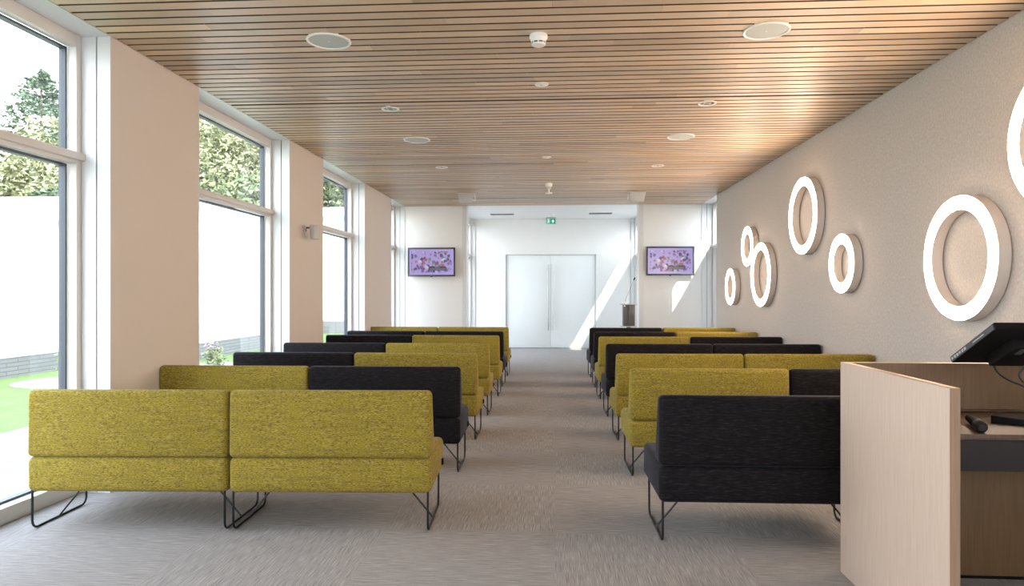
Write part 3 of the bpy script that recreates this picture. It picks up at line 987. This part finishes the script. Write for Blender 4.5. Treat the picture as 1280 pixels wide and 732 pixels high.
# handheld microphone on the worktop
a = Vector((1.850, 3.17, 0.842)); b_ = Vector((1.770, 2.942, 0.8425))
mi = tag(empty('microphone', (1.80, 3.05, 0.817)), 'black handheld microphone lying on the desk worktop', 'microphone')
dv = (b_ - a)
def mpt(t, dz=0.0):
    q = a + dv * t - Vector(mi.location); return (q.x, q.y, q.z + dz)
MB().tube([mpt(0.0), mpt(0.1), mpt(0.6), mpt(0.72)], [0.016, 0.017, 0.021, 0.024], 14).build('handle', 'black_plastic', mi, smooth=True)
MB().tube([mpt(0.72), mpt(0.76), mpt(0.80)], [0.0255, 0.026, 0.0255], 14).build('collar', 'dark_plastic', mi, smooth=True)
MB().tube([mpt(0.80), mpt(0.86), mpt(0.94), mpt(0.99), mpt(1.0)], [0.022, 0.0245, 0.023, 0.014, 0.004], 14).build('head', 'apron', mi, smooth=True)

# ------------------------------------------------------------------ outside
struct(box('lawn', 'grass', None, -45, -5.6, -12, 60, -0.30, -0.04), 'bright green lawn outside the windows')
struct(box('ground_outside', 'joint', None, 3.62, 40, -12, 60, -0.30, -0.04))
struct(box('ground_behind', 'joint', None, -5.6, 3.62, YD + 0.5, 60, -0.30, -0.04))
tr = struct(empty('terrace', (-4.5, 0, 0)), 'pale paved terrace strip beside the windows')
box('terrace_bed', 'joint', tr, -1.1, 1.03, -6, YD + 0.5, -0.30, -0.055)
slabm = MB().box(-0.5, 0.5, -0.5, 0.5, -0.5, 0.5).mesh('paving_slab', 'paver')
for k in range(38):
    yy = -3.3 + k * 0.55
    x = -5.6
    first = 0.45 if k % 2 else 0.9
    while x < OUT_L - 0.02:
        e = min(x + first, OUT_L - 0.012); first = 0.9
        o = link('paving_slab', slabm, tr)
        o.location = ((x + e) / 2 + 4.5, yy + 0.275, -0.045 + 0.002 * ((k * 7) % 3))
        o.scale = (e - x - 0.008, 0.542, 0.04)
        x = e

def house(name, label, origin, boxes, extra=()):
    h = tag(empty(name, origin), label, 'building')
    ox, oy, oz = origin
    for nm, mat, x0, x1, y0, y1, z0, z1 in boxes:
        box(nm, mat, h, x0 - ox, x1 - ox, y0 - oy, y1 - oy, z0 - oz, z1 - oz)
    return h
house('low_building', 'low white rendered building with grey brick base across the lawn, in nearest window', (-12, 10.0, -0.04), [
    ('brick_base', 'brickbase', -15.5, -9.25, 5.0, 12.35, -0.04, 0.30),
    ('wall', 'render_white', -15.5, -9.30, 5.0, 12.35, 0.30, 2.75),
    ('roof_edge', 'trim_white', -15.6, -9.22, 4.9, 12.45, 2.75, 2.84)])
h2 = house('white_building', 'taller flat roofed white building behind the low wing, past the second window', (-11, 16, -0.04), [
    ('brick_base', 'brickbase', -22.0, -7.60, 13.6, 20.5, -0.04, 0.32),
    ('wall', 'render_white', -22.0, -7.65, 13.65, 20.45, 0.32, 3.28),
    ('roof_edge', 'trim_white', -22.1, -7.58, 13.55, 20.55, 3.28, 3.40),
    ('window', 'window_dark', -10.35, -9.75, 13.62, 13.66, 2.42, 2.48),
    ('window', 'frosted', -9.2, -8.3, 13.60, 13.66, 0.45, 1.0),
    ('roof_vent', 'roof_grey', -9.0, -8.3, 16.0, 16.9, 3.42, 3.62),
    ('roof_vent', 'roof_grey', -9.15, -8.15, 15.9, 17.0, 3.62, 3.70)])
house('far_building', 'far white building end wall seen in the third window', (-10, 25, -0.04), [
    ('brick_base', 'brickbase', -13.0, -5.4, 24.0, 27.5, -0.04, 0.4),
    ('wall', 'render_white', -13.0, -5.45, 24.05, 27.5, 0.4, 4.05),
    ('roof_edge', 'roof_grey', -13.1, -5.35, 23.95, 27.6, 4.05, 4.15),
    ('parapet', 'render_white', -13.0, -5.45, 24.3, 27.5, 4.15, 4.5)])

def tri_mesh(name, tris, mat):
    """tris: (n,3,3) array"""
    n = len(tris)
    me = bpy.data.meshes.new(name)
    me.from_pydata(tris.reshape(-1, 3).tolist(), [], [(3 * i, 3 * i + 1, 3 * i + 2) for i in range(n)])
    me.materials.append(M[mat])
    return me

def leaves(centres, size, flat_=0.5):
    n = len(centres)
    d = rng.normal(size=(n, 3, 3)) * size
    d[:, :, 2] *= flat_
    return centres[:, None, :] + d

def conifer(loc, H, Rr, label):
    t = tag(empty('conifer_tree', loc), label, 'tree', 'trees beyond the white buildings')
    MB().tube([(0, 0, 0), (0, 0, H * 0.5), (0, 0, H * 0.98)], [H * 0.02, H * 0.012, 0.02], 8).build('trunk', 'bark', t, smooth=True)
    C = []
    nl = 34
    for i in range(nl):
        z = H * (0.12 + 0.86 * i / (nl - 1))
        rr = Rr * (1 - z / H) ** 0.85 * rng.uniform(0.75, 1.15) + 0.12
        nb = 18 if i < nl * 0.7 else 9
        for k in range(nb):
            a = rng.uniform(0, 2 * math.pi)
            L = rr * rng.uniform(0.7, 1.15)
            m_ = int(45 + 110 * L / Rr)
            s = rng.uniform(0.1, 1, m_) ** 0.7
            w_ = 0.22 * L * (1.1 - s)
            off = rng.normal(size=m_) * w_
            x = np.cos(a) * s * L - np.sin(a) * off
            y = np.sin(a) * s * L + np.cos(a) * off
            zz = z - 0.25 * L * s + 0.18 * L * s ** 3 + rng.normal(size=m_) * 0.06
            C.append(np.stack([x, y, zz], 1))
    C = np.concatenate(C)
    link('foliage', tri_mesh('foliage', leaves(C, 0.10, 0.5), 'conifer'), t)
    return t

def broadleaf(loc, H, Rr, mat, label, dens=1.0):
    t = tag(empty('leafy_tree', loc), label, 'tree', 'trees beyond the white buildings')
    MB().tube([(0, 0, 0), (0.1, 0, H * 0.35), (0, 0.1, H * 0.8)], [H * 0.025, H * 0.018, 0.04], 8).build('trunk', 'bark', t, smooth=True)
    C = []
    for k in range(int(60 * dens)):
        d = rng.normal(size=3); d /= np.linalg.norm(d)
        rad = rng.uniform(0.3, 0.92)
        c = np.array([d[0] * Rr * rad, d[1] * Rr * rad, H * 0.6 + d[2] * H * 0.38 * rad])
        n = 430
        q = rng.normal(size=(n, 3)); q /= np.linalg.norm(q, axis=1)[:, None]
        q *= (rng.uniform(0.5, 1.0, n) ** 0.5)[:, None] * Rr * 0.34
        q[:, 2] *= 0.7
        C.append(c + q)
    C = np.concatenate(C)
    link('foliage', tri_mesh('foliage', leaves(C, 0.095, 0.8), mat), t)
    for k in range(4):
        a = k * 1.7
        MB().tube([(0, 0, H * (0.3 + 0.08 * k)), (math.cos(a) * Rr * 0.5, math.sin(a) * Rr * 0.5, H * (0.5 + 0.09 * k))], [0.09, 0.03], 6).build('branch', 'bark', t)
    return t

G = -0.04
conifer((-25.5, 32.5, G), 12.6, 8.0, 'tall pale conifer standing against the sky in the nearest window')
conifer((-30.5, 31.5, G), 10.4, 4.4, 'conifer at the left picture edge, cut off by the frame')
broadleaf((-22.6, 30.5, G), 9.6, 3.4, 'leaf_yellow', 'yellow green tree right of the tall conifer in the nearest window')
broadleaf((-25.2, 28.5, G), 6.6, 2.8, 'leaf_mid', 'bushy mid green tree below the tall conifer')
conifer((-19.4, 31.4, G), 12.0, 4.2, 'dense conifer at the left of the second window')
broadleaf((-16.2, 34.0, G), 12.5, 4.4, 'leaf_yellow', 'pale yellow green tree filling the middle of the second window')
broadleaf((-15.4, 31.5, G), 7.6, 2.6, 'leaf_mid', 'mid green tree low in the right half of the second window')
broadleaf((-13.4, 37.0, G), 11.5, 3.6, 'leaf_mid', 'loose green tree at the right edge of the second window')
broadleaf((-12.6, 36.5, G), 8.6, 2.6, 'leaf_dark', 'dark green tree above the far wall in the third window')
broadleaf((-19.8, 27.5, G), 6.0, 2.4, 'leaf_dark', 'dark bushy tree hidden partly behind the first pier')

# planting in the lawn
def mound(name, loc, rx, ry, label):
    m = MB().lathe([(1.0, -0.05), (0.97, 0.02), (0.7, 0.05), (0.0, 0.06)], 28)
    o = m.build(name, 'gravel', None, smooth=True)
    o.location = loc; o.scale = (rx, ry, 1)
    return tag(o, label, 'gravel bed')
mound('gravel_bed', (-6.65, 12.6, G), 0.62, 1.05, 'oval gravel bed in the lawn outside the second window')
mound('gravel_bed', (-7.8, 10.5, G), 0.8, 0.75, 'oval gravel bed in the lawn outside the nearest window')
def plant(loc, H, label, flower='flower', nst=9):
    t = tag(empty('flowering_plant', loc), label, 'plant')
    Ls = []; Fs = []
    st = MB()
    for k in range(nst):
        a = rng.uniform(0, 2 * math.pi); r_ = rng.uniform(0.02, 0.22)
        hh = H * rng.uniform(0.6, 1.0)
        tip = np.array([math.cos(a) * r_, math.sin(a) * r_, hh])
        st.tube([(0, 0, 0), tuple(tip * np.array([0.6, 0.6, 0.5])), tuple(tip)], [0.006, 0.005, 0.003], 5)
        n = 26
        s = rng.uniform(0.1, 0.7, n)[:, None]
        Ls.append(tip[None, :] * s + rng.normal(size=(n, 3)) * 0.05)
        n = 14
        s = rng.uniform(0.75, 1.0, n)[:, None]
        Fs.append(tip[None, :] * s + rng.normal(size=(n, 3)) * 0.012)
    st.build('stem', 'leaf_mid', t)
    link('leaf_cluster', tri_mesh('leaf_cluster', leaves(np.concatenate(Ls), 0.028, 0.8), 'leaf_mid'), t)
    link('flower_spike', tri_mesh('flower_spike', leaves(np.concatenate(Fs), 0.014, 1.0), flower), t)
plant((-6.70, 12.95, 0.0), 0.62, 'small plant with purple flower spikes in the gravel bed')
plant((-6.35, 12.55, 0.0), 0.45, 'small leafy plant at the right side of the gravel bed', 'leaf_yellow', 6)
plant((-7.9, 10.55, 0.0), 0.9, 'slender plant with rust coloured leaves outside the nearest window', 'flower_red', 6)
